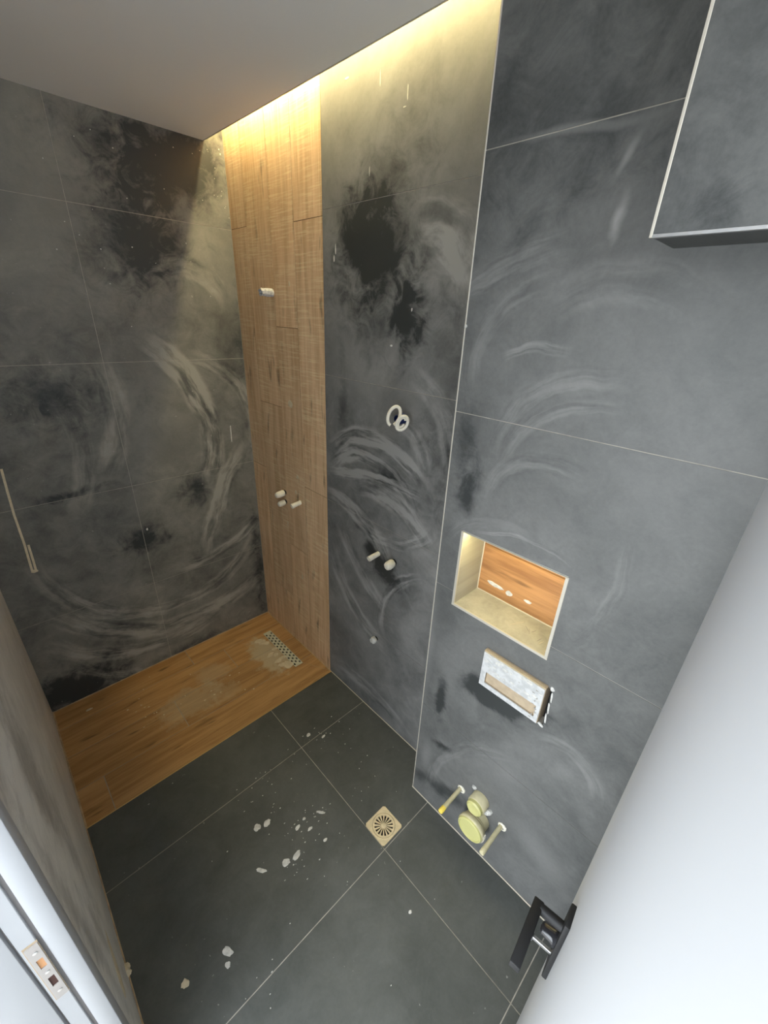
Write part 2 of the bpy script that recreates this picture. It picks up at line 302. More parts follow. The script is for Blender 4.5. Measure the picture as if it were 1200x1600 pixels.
def tube_bm(pts, r, seg=10, closed=False, bm=None):
    bm = bm or bmesh.new(); P = [Vector(p) for p in pts]; n = len(P); rings = []; up = None
    for i, p in enumerate(P):
        if closed: t = (P[(i + 1) % n] - P[i - 1]).normalized()
        else: t = (P[min(i + 1, n - 1)] - P[max(i - 1, 0)]).normalized()
        if up is None:
            up = Vector((0, 0, 1)) if abs(t.z) < 0.9 else Vector((1, 0, 0))
        up = (up - t * up.dot(t)).normalized(); s = t.cross(up)
        rings.append([bm.verts.new(p + r * (math.cos(2 * PI * k / seg) * up + math.sin(2 * PI * k / seg) * s)) for k in range(seg)])
    pairs = list(zip(rings, rings[1:])) + ([(rings[-1], rings[0])] if closed else [])
    for A, B in pairs:
        for k in range(seg): bm.faces.new([A[k], A[(k + 1) % seg], B[(k + 1) % seg], B[k]])
    if not closed: bm.faces.new(rings[0][::-1]); bm.faces.new(rings[-1])
    return bm

def blob_bm(c, U, V, ru, rv, h, seed, seg=16, bm=None, rough=0.14):
    """irregular dried splash: a low dome on a surface spanned by U, V"""
    rnd = random.Random(seed); bm = bm or bmesh.new(); c = Vector(c); U = Vector(U); V = Vector(V); N = U.cross(V).normalized()
    ph = rnd.uniform(0, 6.28); rs = [1 + rough * (math.sin(3 * a + ph) * 0.5 + rnd.uniform(-1, 1)) for a in [2 * PI * k / seg for k in range(seg)]]
    rings = []
    for (t, hh) in ((1.0, -0.0006), (0.88, h * 0.7), (0.5, h)):
        rings.append([bm.verts.new(c + U * (ru * t * rs[k] * math.cos(2 * PI * k / seg)) + V * (rv * t * rs[k] * math.sin(2 * PI * k / seg)) + N * (hh * (rnd.uniform(0.7, 1.2) if hh > 0 else 1))) for k in range(seg)])
    top = bm.verts.new(c + N * h * rnd.uniform(0.5, 1.0))
    for A, B in zip(rings, rings[1:]):
        for k in range(seg): bm.faces.new([A[k], A[(k + 1) % seg], B[(k + 1) % seg], B[k]])
    for k in range(seg): bm.faces.new([rings[-1][k], rings[-1][(k + 1) % seg], top])
    return bm

def blob(name, c, U, V, ru, rv, h, seed, mat, parent, rot=0.0, **k):
    U = Vector(U); V = Vector(V); U2 = U * math.cos(rot) + V * math.sin(rot); V2 = V * math.cos(rot) - U * math.sin(rot)
    return from_bm(name, blob_bm(c, U2, V2, ru, rv, h, seed, **k), mat, parent, smooth=True)

def tag(o, label=None, cat=None, group=None, kind=None):
    for k, v in (('label', label), ('category', cat), ('group', group), ('kind', kind)):
        if v: o[k] = v
    return o

def thing(name, label, cat, loc=(0, 0, 0), group=None, kind=None):
    o = bpy.data.objects.new(name, None); C.objects.link(o); o.location = loc; o.empty_display_size = 0.05
    o.matrix_world = Matrix.Translation(loc)
    return tag(o, label, cat, group, kind)

def stuff(o): o['kind'] = 'stuff'; return o

def ring_plate(outer, inner, z0, z1):
    bm = bmesh.new(); n = len(outer); L = [[bm.verts.new((x, y, z)) for x, y in pts] for pts, z in ((outer, z0), (outer, z1), (inner, z1), (inner, z0))]
    for A, B in zip(L, L[1:] + L[:1]):
        for k in range(n): bm.faces.new([A[k], A[(k + 1) % n], B[(k + 1) % n], B[k]])
    return bm

GAP = 0.0012     # half a tile joint
TD = 0.0014      # tiles stand this far proud of the grout
def tile_grid(parent, name, cols, rows, f, w, inward, mat, holes=(), depth=0.004):
    """tiles between successive cuts; face at w, body reaching `depth` behind it along `inward`"""
    for a, b in zip(cols, cols[1:]):
        for c, d in zip(rows, rows[1:]):
            u0, u1 = sorted((a, b)); v0, v1 = sorted((c, d))
            hs = [h for h in holes if h[0] < u1 and h[1] > u0 and h[2] < v1 and h[3] > v0]
            panel(name, (u0 + GAP, u1 - GAP), (v0 + GAP, v1 - GAP), hs, w, w + inward * depth, f, mat, parent)

# ================================================================ SETTING
DR = (-0.4206, -0.303, -1.667, -1.5495)          # floor drain
SD = (-0.1465, -0.0905, -0.590, -0.1915)         # shower channel drain
floor = panel('floor', (XL - 0.2, 0.012), (YF, 0.012), [DR, SD], -TD, -0.08, FZ, M['grout'])
tag(floor, 'bathroom floor of dark slate tiles with a wood plank shower area', 'floor', kind='structure')
X1 = -0.4213
GAP = 0.0017
for (u0, u1, rows) in ((XL, X1, (YS, -1.0654, -1.6757, -2.2651, YF)), (X1, 0.0, (YS, -1.0654, -1.6757, -2.2651, YF))):
    tile_grid(floor, 'tile', (u0, u1), rows, FZ, 0.0, -1, M['tile_floor'], holes=[DR, (XB - 0.003, 0.1, -3, YB + 0.003)])
px = {0: (0, -0.6, XL), 1: (0, -0.41, XL), 2: (0, -0.79, XL), 3: (0, -1.182, XL)}
py = (0, -0.155, -0.354, -0.564, YS)
for i in range(4):
    tile_grid(floor, 'plank', px[i], (py[i], py[i + 1]), FZ, 0.0, -1, M['wood_floor'], holes=[SD])
GAP = 0.0012
def bead(name, a, b, r, mat, parent):
    return from_bm(name, tube_bm([a, b], r, 6), mat, parent, smooth=True)
bead('sealant_bead', (XL, -0.002, 0.0), (0, -0.002, 0.0), 0.0035, M['tan_sealant'], floor)
bead('sealant_bead', (XL + 0.002, 0, 0.0), (XL + 0.002, YS, 0.0), 0.005, M['tan_sealant'], floor)
bead('sealant_bead', (-0.002, 0, 0.0), (-0.002, YS, 0.0), 0.0035, M['tan_sealant'], floor)
bead('sealant_bead', (-0.001, YS, 0.0), (-0.001, YB, 0.0), 0.0025, M['sealant'], floor)
bead('sealant_bead', (XB - 0.001, YB, 0.0), (XB - 0.001, YF, 0.0), 0.003, M['sealant'], floor)
bead('sealant_bead', (XL + 0.001, YS, 0.0), (XL + 0.001, -1.64, 0.0), 0.0035, M['tan_sealant'], floor)
bead('cut_joint', (-0.092, -0.590, -0.0003), (-0.006, -0.745, -0.0003), 0.0012, M['tan_sealant'], floor)
t1 = box('trim_1', (XL + 0.004, YS - 0.0035, -0.003), (-0.003, YS + 0.001, 0.0012), M['brass'], None, 0.0006)
tag(t1, 'thin tan metal edge strip between shower planks and dark floor tiles', 'trim', kind='structure')

wall_back = panel('wall_back', (XL - 0.1, 0.1), (-0.05, ZT), [], TD, 0.12, FY, M['grout'])
tag(wall_back, 'dark slate tiled back wall of the shower with dust wipe marks', 'wall', kind='structure')
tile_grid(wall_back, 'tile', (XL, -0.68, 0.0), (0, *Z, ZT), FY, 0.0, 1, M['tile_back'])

wall_right = panel('wall_right', (YF, 0.0), (-0.05, ZT), [], TD, 0.12, FX, M['grout'])
tag(wall_right, 'right wall with a wood plank strip beside dusty dark slate tiles', 'wall', kind='structure')
tile_grid(wall_right, 'tile', (YB, YW), (0, *Z, ZT), FX, 0.0, 1, M['tile_right'])
wy = (0, -0.155, -0.3696, -0.554, YW)
wz = ((0, 1.165, 2.365, ZT), (0, 0.355, 1.555, 2.755, ZT), (0, 0.74, 1.94, ZT), (0, 1.165, 2.345, ZT))
GAP = 0.0013
box('joint_backing', (0.0009, YW + 0.001, 0.0), (0.0030, -0.0005, ZT), M['joint_brown'], wall_right)
for i in range(4): tile_grid(wall_right, 'plank', (wy[i], wy[i + 1]), wz[i], FX, 0.0, 1, M['wood_wall'])
GAP = 0.0012

NI = (-2.0055, -1.6605, 1.112, 1.401)             # niche opening (y, z)
FP = (-2.048, -1.8155, 0.868, 1.020)              # flush plate cut-out
wall_box = panel('wall_boxing', (YF, YB - 0.003), (-0.05, ZT), [NI, FP], XB + TD, 0.0, FX, M['grout'])
tag(wall_box, 'projecting dark slate boxed-out wall with a lit niche and cistern', 'wall', kind='structure')
tile_grid(wall_box, 'tile', (YF, YB), (0, *Z, ZT), FX, XB, 1, M['tile_box'], holes=[NI, FP])
tile_grid(wall_box, 'tile', (XB, 0.0), (0, *Z, ZT), FY, YB, -1, M['tile_box'])
t2 = box('trim_2', (XB - 0.0012, YB - 0.003, 0.0), (XB + 0.003, YB + 0.0012, ZT), M['trim'], None, 0.0008)
tag(t2, 'slim pale metal corner strip running up the boxed-out wall edge', 'trim', kind='structure')

wall_left = panel('wall_left', (YF - 0.1, 0.12), (-0.05, ZT), [(-2.47, -1.655, -1, 2.10)], XL - TD, XL - 0.17, FX, M['grout'])
tag(wall_left, 'grey dusty tiled left wall ending at the white door frame', 'wall', kind='structure')
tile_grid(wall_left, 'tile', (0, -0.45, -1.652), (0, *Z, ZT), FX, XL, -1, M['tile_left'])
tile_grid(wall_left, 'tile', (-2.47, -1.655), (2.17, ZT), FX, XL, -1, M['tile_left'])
WN = (-1.22, -0.34, 2.14, 2.62)
wall_front = panel('wall_front', (XL, 0.0), (-0.05, ZT), [WN], YF, YF - 0.12, FY, M['grout'])
tag(wall_front, 'tiled wall behind the open door', 'wall', kind='structure')
tile_grid(wall_front, 'tile', (XL, -0.7, XB), (0, *Z, ZT), FY, YF + 0.003, -1, M['tile_plain'], holes=[WN])
wn = thing('added_window_1', 'added unseen transom opening letting daylight in high behind the door', 'window', (-0.78, YF, 2.14), kind='structure')  # added out of view to lighten the room from above
panel('added_window_frame', (WN[0] + 0.0005, WN[1] - 0.0005), (WN[2] + 0.0005, WN[3] - 0.0005), [(WN[0] + 0.03, WN[1] - 0.03, WN[2] + 0.03, WN[3] - 0.03)], YF - 0.09, YF - 0.03, FY, M['white_door'], wn)

ceiling = panel('ceiling', (XL, XC), (YF, 0.0), [(XB - 0.004, 0.1, -5, YB + 0.004)], ZC, ZC + 0.0135, FZ, M['paint'])
tag(ceiling, 'pale grey dropped ceiling panel with a light slot on its right', 'ceiling', kind='structure')
box('edge_bead', (XC - 0.004, YB + 0.006, ZC - 0.0008), (XC + 0.0015, -0.001, ZC + 0.0140), M['trim'], ceiling)
cove = panel('ceiling_upper', (XL, 0.1), (YF, 0.1), [], ZT, ZT + 0.06, FZ, M['cove_paint'])
tag(cove, 'upper ceiling slab above the lit cove', 'ceiling', kind='structure')
cs = box('trim_3', (-0.42, YB + 0.01, ZC + 0.0135), (-0.40, -0.001, ZT), M['cove_paint'])
tag(cs, 'white upright board closing the light cove above the dropped ceiling', 'trim', kind='structure')
ce = box('trim_4', (-0.40, YB + 0.004, ZC + 0.0135), (0.0, YB + 0.016, ZT), M['cove_paint'])
tag(ce, 'white end board of the light cove beside the boxed-out wall', 'trim', kind='structure')
hall = box('floor_hallway', (-4.5, -5, -0.08), (XL - 0.2, 1.5, -0.004), M['hall_floor'])
tag(hall, 'plain hallway floor outside the open bathroom door', 'floor', kind='structure')

hw_ = box('hallway_light_blocker', (-4.5, -3.02, -0.004), (XL - 0.19, -2.95, 2.84), M['hall_blocker_grey'])  # added out of view to block part of the daylight on the jamb
tag(hw_, 'added unseen hallway wall keeping daylight off the door frame', 'wall', kind='structure')

# door frame: strike side seen at the left of the picture
fr = thing('trim_5', 'white door frame with a metal strike plate beside the left wall', 'door frame', (XL, -1.70, 0), kind='structure')
W = M['white_frame']
box('architrave', (-1.3143, -1.700, -0.002), (-1.2850, -1.652, 2.17), W, fr, 0.003, 2)
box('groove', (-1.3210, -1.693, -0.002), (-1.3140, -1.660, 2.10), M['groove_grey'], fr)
box('jamb', (-1.3434, -1.700, -0.002), (-1.3205, -1.655, 2.10), W, fr, 0.001)
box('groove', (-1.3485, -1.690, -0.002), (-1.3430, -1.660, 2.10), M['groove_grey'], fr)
box('stop', (-1.470, -1.702, -0.002), (-1.3480, -1.655, 2.10), W, fr, 0.002, 2)
box('jamb', (-1.470, -2.475, -0.002), (-1.300, -2.436, 2.10), W, fr, 0.002)
box('architrave', (-1.310, -2.50, -0.002), (-1.2850, -2.440, 2.17), W, fr, 0.003, 2)
box('head', (-1.470, -2.475, 2.06), (-1.300, -1.66, 2.10), W, fr, 0.002)
box('architrave', (-1.3143, -2.50, 2.10), (-1.2850, -1.652, 2.17), W, fr, 0.003, 2)
sp = thing('strike_plate', None, None, (-1.329, -1.70, 0.93)); sp.parent = fr; sp.matrix_parent_inverse = fr.matrix_world.inverted()
sh = [(-1.3335, -1.3245, 0.955, 0.985), (-1.3335, -1.3245, 0.885, 0.918)]
def keep_parent(o, p): o.parent = p; o.matrix_parent_inverse = p.matrix_world.inverted(); return o
bpy.data.objects.remove(sp)
keep_parent(box('strike_recess', (-1.3400, -1.7005, 0.836), (-1.3195, -1.699, 1.035), M['beige_board'], None), fr)
plate = panel('strike_plate', (-1.3385, -1.3205), (0.840, 1.030), sh, -1.7022, -1.699, FY, M['strike'], fr)
for (u0, u1, v0, v1), mm in zip(sh, ('tan_wood', 'brown')):
    keep_parent(box('latch_hole', (u0, -1.7006, v0), (u1, -1.7000, v1), M[mm]), plate)
for zz in (0.862, 0.937, 1.008):
    keep_parent(lathe('screw', [(0.0035, -0.001), (0.0035, 0.0008), (0.002, 0.0012), (0, 0.0008)], (0, -1, 0), (-1.329, -1.7022, zz), M['steel'], None, 10), plate)

# door leaf, opened into the room, with its black lever on a long back plate
TH = math.atan(0.114); LD = Vector((math.cos(TH), math.sin(TH), 0)); LN = Vector((-math.sin(TH), math.cos(TH), 0))
H0 = Vector((-1.272, -2.3135 + 0.114 * (-1.272 + 0.644), 0)); LEN = (-0.533 + 1.272) / math.cos(TH)
door = thing('door_1', 'white door leaf open into the room with a black lever handle', 'door', H0, kind='structure')
DM = Matrix((( LD.x, LN.x, 0, H0.x), (LD.y, LN.y, 0, H0.y), (0, 0, 1, 0), (0, 0, 0, 1)))   # local: x along leaf, y out of the visible face
def dpart(name, bm, mat, smooth=False, parent=None):
    bmesh.ops.transform(bm, matrix=DM, verts=bm.verts)
    o = from_bm(name, bm, mat, None, smooth); keep_parent(o, parent or door); return o
W = M['white_door']
dpart('leaf', box_bm((0, -0.04, 0.008), (LEN, 0, 2.05), 0.0025, 2), W, True)
HX = (-0.644 + 1.272) / math.cos(TH)
hp = dpart('back_plate', box_bm((HX - 0.020, -0.0005, 0.866), (HX + 0.022, 0.009, 1.068), 0.002, 2), M['black'], True)
bm = lathe_bm([(0.0095, 0.008), (0.0095, 0.05), (0, 0.05)], 16)
bmesh.ops.transform(bm, matrix=Matrix.Translation((HX, 0, 1.022)) @ Matrix.Rotation(-PI / 2, 4, 'X'), verts=bm.verts)
dpart('handle_neck', bm, M['black'], True, hp)
dpart('lever', box_bm((HX - 0.106, 0.046, 1.012), (HX + 0.009, 0.064, 1.030), 0.002, 2), M['black'], True, hp)
bm = lathe_bm([(0.016, 0.008), (0.017, 0.013), (0.014, 0.018), (0.012, 0.034), (0.008, 0.038), (0, 0.039)], 20)
bmesh.ops.transform(bm, matrix=Matrix.Translation((HX, 0, 0.975)) @ Matrix.Rotation(-PI / 2, 4, 'X'), verts=bm.verts)
dpart('thumb_turn', bm, M['black_gloss'], True, hp)
kb = box_bm((HX - 0.0032, 0.006, 0.917), (HX + 0.0032, 0.046, 0.925), 0.0008)
box_bm((HX - 0.006, 0.043, 0.913), (HX + 0.006, 0.051, 0.929), 0.0015, 1, kb)
dpart('latch_pin', kb, M['steel'], False, hp)
for zz in (0.25, 1.75):
    bm = lathe_bm([(0, -0.05), (0.009, -0.05), (0.009, 0.05), (0, 0.05)], 12)
    bmesh.ops.transform(bm, matrix=Matrix.Translation((0, 0.004, zz)), verts=bm.verts)
    dpart('hinge', bm, M['steel'], True)

# plaster and sealant left on the surfaces: part of what they stick to
def spot(par, c, U, V, ru, rv, seed, rot=0.0, mat='plaster', h=0.0022, name='plaster_spot'):
    return blob(name, c, U, V, ru, rv, h, seed, M[mat], par, rot)
EX, EY, EZ = (1, 0, 0), (0, 1, 0), (0, 0, 1)
for i, (x, y, ru, rv, rot) in enumerate(((-0.766, -1.245, 0.016, 0.014, 0), (-0.727, -1.258, 0.017, 0.013, 0.4), (-0.744, -1.437, 0.016, 0.015, 0), (-0.700, -1.446, 0.021, 0.012, 0.3),
        (-0.830, -1.394, 0.022, 0.008, -0.9), (-0.530, -1.381, 0.02, 0.006, -0.9), (-0.640, -1.362, 0.014, 0.008, 0.3), (-0.604, -1.402, 0.012, 0.006, 0), (-0.581, -1.480, 0.010, 0.006, 0),
        (-0.6, -1.352, 0.008, 0.006, 0), (-1.030, -1.525, 0.012, 0.02, 0.5), (-1.045, -1.556, 0.009, 0.010, 0), (-1.165, -1.502, 0.012, 0.013, 0.5), (-0.492, -1.885, 0.007, 0.006, 0),
        (-0.354, -1.03, 0.012, 0.009, 0.3), (-0.302, -1.09, 0.012, 0.006, 0.2))):
    spot(floor, (x, y, 0), EX, EY, ru, rv, 10 + i, rot, 'cream_plaster' if i == 12 else 'plaster')
rnd = random.Random(7); bm = bmesh.new()
for (cx, cy, s, n) in ((-0.58, -1.40, 0.07, 26), (-0.71, -1.48, 0.05, 10), (-0.30, -1.13, 0.09, 26), (-0.62, -1.1, 0.07, 12), (-0.72, -1.27, 0.05, 6), (-0.27, -1.38, 0.08, 10), (-0.98, -1.66, 0.08, 10), (-0.6, -1.75, 0.2, 10), (-0.9, -0.95, 0.25, 8)):
    for k in range(n):
        x, y = rnd.gauss(cx, s), rnd.gauss(cy, s * 0.8)
        if -1.25 < x < -0.17 and -2.2 < y < YS - 0.02: blob_bm((x, y, 0), EX, EY, rnd.uniform(0.0012, 0.0045), rnd.uniform(0.001, 0.0026), 0.0008, k, 6, bm)
stuff(from_bm('plaster_speck', bm, M['plaster'], floor, True))
bm = bmesh.new()
for k in range(26):
    x, y = rnd.gauss(-0.72, 0.22), rnd.gauss(-0.4, 0.14)
    if k < 8: x, y = rnd.gauss(-0.93, 0.05), rnd.gauss(-0.22, 0.05)
    if -1.25 < x < -0.2 and -0.72 < y < -0.03: blob_bm((x, y, 0), EX, EY, rnd.uniform(0.003, 0.008), rnd.uniform(0.002, 0.005), 0.001, k, 6, bm)
blob_bm((-1.147, -0.105, 0), EX, EY, 0.018, 0.008, 0.0015, 3, 10, bm)
stuff(from_bm('plaster_speck', bm, M['cream_plaster'], floor, True))
def run(par, pts, r, mat, name='plaster_drip', flat=0.35, axis='y'):
    bm = tube_bm(pts, r, 8)
    p = pts[0]; s = (1, flat, 1) if axis == 'y' else (flat, 1, 1)
    o = Vector((0, 0.0, 0)) if True else None
    bmesh.ops.transform(bm, matrix=Matrix.Diagonal((*s, 1)), verts=bm.verts)
    return from_bm(name, bm, M[mat], par, True)
run(wall_back, [(-1.143, 0, 1.353), (-1.150, 0, 1.246), (-1.156, 0, 1.14), (-1.158, 0, 0.994), (-1.166, 0, 0.842)], 0.0045, 'cream_plaster')
run(wall_back, [(-1.146, 0, 0.985), (-1.149, 0, 0.90), (-1.152, 0, 0.845)], 0.0045, 'cream_plaster')
spot(wall_back, (-1.157, 0, 0.846), EX, EZ, 0.013, 0.009, 4, 0, 'cream_plaster', 0.003)
run(wall_back, [(-0.121, 0, 1.40), (-0.124, 0, 1.306)], 0.003, 'plaster')
spot(wall_back, (-0.656, 0, 0.903), EX, EZ, 0.005, 0.008, 5)
bm = bmesh.new()
for k in range(34):
    x, z = rnd.uniform(-0.75, -0.05), rnd.uniform(1.9, 2.65)
    if k % 3 == 0: x, z = rnd.gauss(-0.03, 0.02), rnd.uniform(2.4, 2.8)
    x = min(x, -0.006)
    blob_bm((x, 0, z), EX, EZ, rnd.uniform(0.0015, 0.0035), rnd.uniform(0.0015, 0.003), 0.001, k, 6, bm)
stuff(from_bm('plaster_speck', bm, M['plaster'], wall_back, True))
EYm = (0, -1, 0)
bm = bmesh.new()
for (y, z, a, b_) in ((-1.18, 2.60, 0.002, 0.02), (-1.17, 2.57, 0.008, 0.002), (-1.02, 2.44, 0.002, 0.014), (-0.835, 2.23, 0.003, 0.02), (-0.825, 2.20, 0.004, 0.012), (-1.25, 2.03, 0.003, 0.006), (-1.16, 1.91, 0.006, 0.004), (-0.9, 2.70, 0.012, 0.003), (-1.06, 2.66, 0.002, 0.02), (-1.52, 2.335, 0.005, 0.010)):
    blob_bm((0, y, z), EYm, EZ, a, b_, 0.0012, int(y * -100), 8, bm)
stuff(from_bm('plaster_speck', bm, M['plaster'], wall_right, True))
for (y, z, a, b_) in ((-0.50, 2.12, 0.005, 0.013), (-0.455, 1.585, 0.022, 0.02), (-0.49, 1.20, 0.012, 0.012), (-0.465, 1.105, 0.008, 0.014), (-0.36, 0.87, 0.005, 0.018), (-0.49, 0.56, 0.006, 0.02)):
    spot(wall_right, (0, y, z), EYm, EZ, a, b_, int(z * 100), 0, 'cream_plaster', 0.001)
for (y, z, a, b_) in ((-1.580, 1.99, 0.004, 0.005),):
    spot(wall_box, (XB - 0.001, y - 0.004, z), EYm, EZ, a, b_, 3, 0, 'plaster', 0.003)
spot(wall_left, (XL, -1.447, 0.280), EY, EZ, 0.088, 0.040, 8, 0.33, 'cream_plaster', 0.002, 'plaster_patch')
spot(wall_left, (XL, -1.345, 0.012), EY, EZ, 0.022, 0.016, 9, 0, 'cream_plaster', 0.012, 'sealant_lump')

# ================================================================ THINGS
# cove and niche lights
led = thing('led_strip', 'warm LED strip lying in the ceiling slot above the wood strip', 'light', (-0.205, YB + 0.02, ZC + 0.0135), group='hidden warm LED strips')
box('profile', (-0.213, YB + 0.03, ZC + 0.0133), (-0.195, -0.02, ZC + 0.0255), M['trim'], led)
box('diffuser', (-0.211, YB + 0.032, ZC + 0.0255), (-0.197, -0.022, ZC + 0.0285), M['led_low'], led)

led3 = thing('led_strip', 'warm LED strip under the upper ceiling hidden above the slot', 'light', (-0.045, YB + 0.02, ZT), group='hidden warm LED strips')
box('profile', (-0.054, YB + 0.03, ZT - 0.010), (-0.036, -0.02, ZT), M['trim'], led3)
box('diffuser', (-0.052, YB + 0.032, ZT - 0.013), (-0.038, -0.022, ZT - 0.010), M['led'], led3)

# niche
niche = thing('wall_niche', 'lit recessed niche with wood back and pale edge trim in boxed-out wall', 'niche', (XB, -1.833, NI[2]))
y0, y1, z0, z1 = NI; XN = -0.0045
box('bottom_tile', (XB + 0.002, y0 + 0.001, z0 - 0.002), (XN + 0.004, y1 - 0.001, z0 + 0.006), M['tile_niche'], niche)
box('top_tile', (XB + 0.002, y0 + 0.001, z1 - 0.006), (XN + 0.004, y1 - 0.001, z1 + 0.002), M['tile_niche'], niche)
box('side_tile', (XB + 0.002, y1 - 0.006, z0 + 0.005), (XN + 0.004, y1 + 0.002, z1 - 0.005), M['tile_plain'], niche)
box('side_tile', (XB + 0.002, y0 - 0.002, z0 + 0.005), (XN + 0.004, y0 + 0.006, z1 - 0.005), M['tile_plain'], niche)
for a, b_ in ((z0 + 0.006, 1.3035), (1.3065, z1 - 0.006)):
    box('plank', (XN, y0 + 0.005, a), (XN + 0.006, y1 - 0.005, b_), M['wood_niche'], niche, 0.0008)
box('edge_trim', (XB - 0.0018, y0 - 0.003, z0 - 0.003), (XB + 0.004, y1 + 0.003, z0 + 0.0065), M['trim'], niche, 0.0008)
box('edge_trim', (XB - 0.0012, y0 - 0.003, z1 - 0.0060), (XB + 0.0019, y1 + 0.003, z1 - 0.0035), M['trim'], niche, 0.0006)
box('edge_trim', (XB - 0.0018, y1 - 0.0065, z0 + 0.0065), (XB + 0.004, y1 + 0.003, z1 - 0.006), M['trim'], niche, 0.0008)
box('edge_trim', (XB - 0.0018, y0 - 0.003, z0 + 0.0065), (XB + 0.004, y0 + 0.0065, z1 - 0.006), M['trim'], niche, 0.0008)
box('joint_backing', (XN + 0.003, y0 + 0.006, 1.300), (XN + 0.0055, y1 - 0.006, 1.311), M['joint_brown'], niche)
bead('sealant_bead', (XN - 0.001, y0 + 0.006, z0 + 0.007), (XN - 0.001, y1 - 0.006, z0 + 0.007), 0.0025, M['sealant'], niche)
bead('sealant_bead', (XN - 0.001, y1 - 0.007, z0 + 0.007), (XN - 0.001, y1 - 0.007, z1 - 0.007), 0.0025, M['sealant'], niche)
for i, (y, z, a, b_, r) in enumerate(((-1.735, 1.165, 0.035, 0.008, -0.05), (-1.790, 1.160, 0.014, 0.010, 0.1), (-1.86, 1.165, 0.014, 0.006, 0))):
    blob('plaster_smear', (XN, y, z), EYm, EZ, a, b_, 0.002, 60 + i, M['plaster'], niche, r)
for i, (x, y, a, b_, r) in enumerate(((-0.072, -1.905, 0.016, 0.0012, 0.9), (-0.078, -1.915, 0.014, 0.0012, 0.5), (-0.066, -1.925, 0.012, 0.0012, -0.3), (-0.10, -1.965, 0.016, 0.0013, -0.2), (-0.09, -1.955, 0.012, 0.0012, -0.2), (-0.115, -1.995, 0.012, 0.003, -0.4), (-0.07, -1.87, 0.03, 0.0014, -0.5))):
    blob('scrape_mark', (x, y, z0 + 0.006), EX, EY, a, b_, 0.0007, 80 + i, M['sealant'] if i in (3, 5, 6) else M['wall_core'], niche, r)
led2 = thing('led_strip', 'warm LED strip tucked under the top edge of the wall niche', 'light', (XB + 0.02, -1.833, z1 - 0.008), group='hidden warm LED strips')
box('profile', (XB + 0.008, y0 + 0.012, z1 - 0.0055), (XB + 0.020, y1 - 0.012, z1 - 0.0063), M['trim'], led2)
box('diffuser', (XB + 0.009, y0 + 0.014, z1 - 0.0063), (XB + 0.019, y1 - 0.014, z1 - 0.0070), M['led_niche'], led2)

# cistern flush-plate opening with its building-site cover
cv = thing('flush_plate_cover', 'plaster smeared white cover box over the cistern opening below niche', 'cover', (XB, -1.928, 0.872))
y0, y1, z0, z1 = -2.034, -1.8195, 0.879, 1.0255
XF = -0.1645
tr = (-2.020, -1.840, 0.898, 0.945)
panel('body', (y0, y1), (z0, z1), [tr], XF + 0.003, XB + 0.030, FX, M['beige_board'], cv)
bm = panel_bm((y0 + 0.0015, y1 - 0.0015, tr[0], tr[1]), (z0 + 0.0015, z1 - 0.004, tr[2], tr[3]), [tr], XF, XF + 0.0035, FX)
bmesh.ops.bevel(bm, geom=[e for e in bm.edges if len(e.link_faces) == 2 and e.calc_face_angle(0) > 0.5], offset=0.0014, segments=1, affect='EDGES')
from_bm('front_face', bm, M['white_board'], cv)
box('recess_strip', (XF + 0.008, tr[0] - 0.001, tr[2] - 0.001), (XF + 0.016, tr[1] + 0.001, tr[3] + 0.001), M['beige_board'], cv)
bm = bmesh.new(); r2 = random.Random(5)
for k in range(26): blob_bm((XF, r2.uniform(y0 + 0.01, y1 - 0.01), r2.uniform(0.955, z1 - 0.01)), EYm, EZ, r2.uniform(0.004, 0.014), r2.uniform(0.002, 0.006), 0.0016, k, 8, bm)
stuff(from_bm('plaster_speck', bm, M['plaster'], cv, True))
bm = bmesh.new()
for k in range(9): blob_bm((XF, r2.uniform(y0 + 0.012, y0 + 0.035), 0.89 + 0.014 * k), EYm, EZ, r2.uniform(0.002, 0.006), r2.uniform(0.001, 0.004), 0.0008, k, 7, bm)
stuff(from_bm('dark_scuff', bm, M['wall_core'], cv, True))
for k in range(3): blob('plaster_fringe', (XB, FP[0] - 0.002, 0.900 + 0.045 * k), EYm, EZ, 0.003, r2.uniform(0.02, 0.03), 0.001, 30 + k, M['plaster'], cv, 0.1)
blob('plaster_fringe', (XB, -2.046, 1.022), EYm, EZ, 0.007, 0.008, 0.003, 41, M['plaster'], cv, 0.4)
blob('plaster_fringe', (XB, -2.04, 0.866), EYm, EZ, 0.014, 0.005, 0.003, 42, M['plaster'], cv, -0.3)
box('cavity_back', (XB + 0.032, FP[0] + 0.0005, FP[2] + 0.0005), (XB + 0.040, FP[1] - 0.0005, FP[3] - 0.0005), M['void'], cv)
box('cavity_side', (XB + 0.0035, FP[0] + 0.0004, FP[2] + 0.0005), (XB + 0.034, FP[0] + 0.003, FP[3] - 0.0005), M['void'], cv)

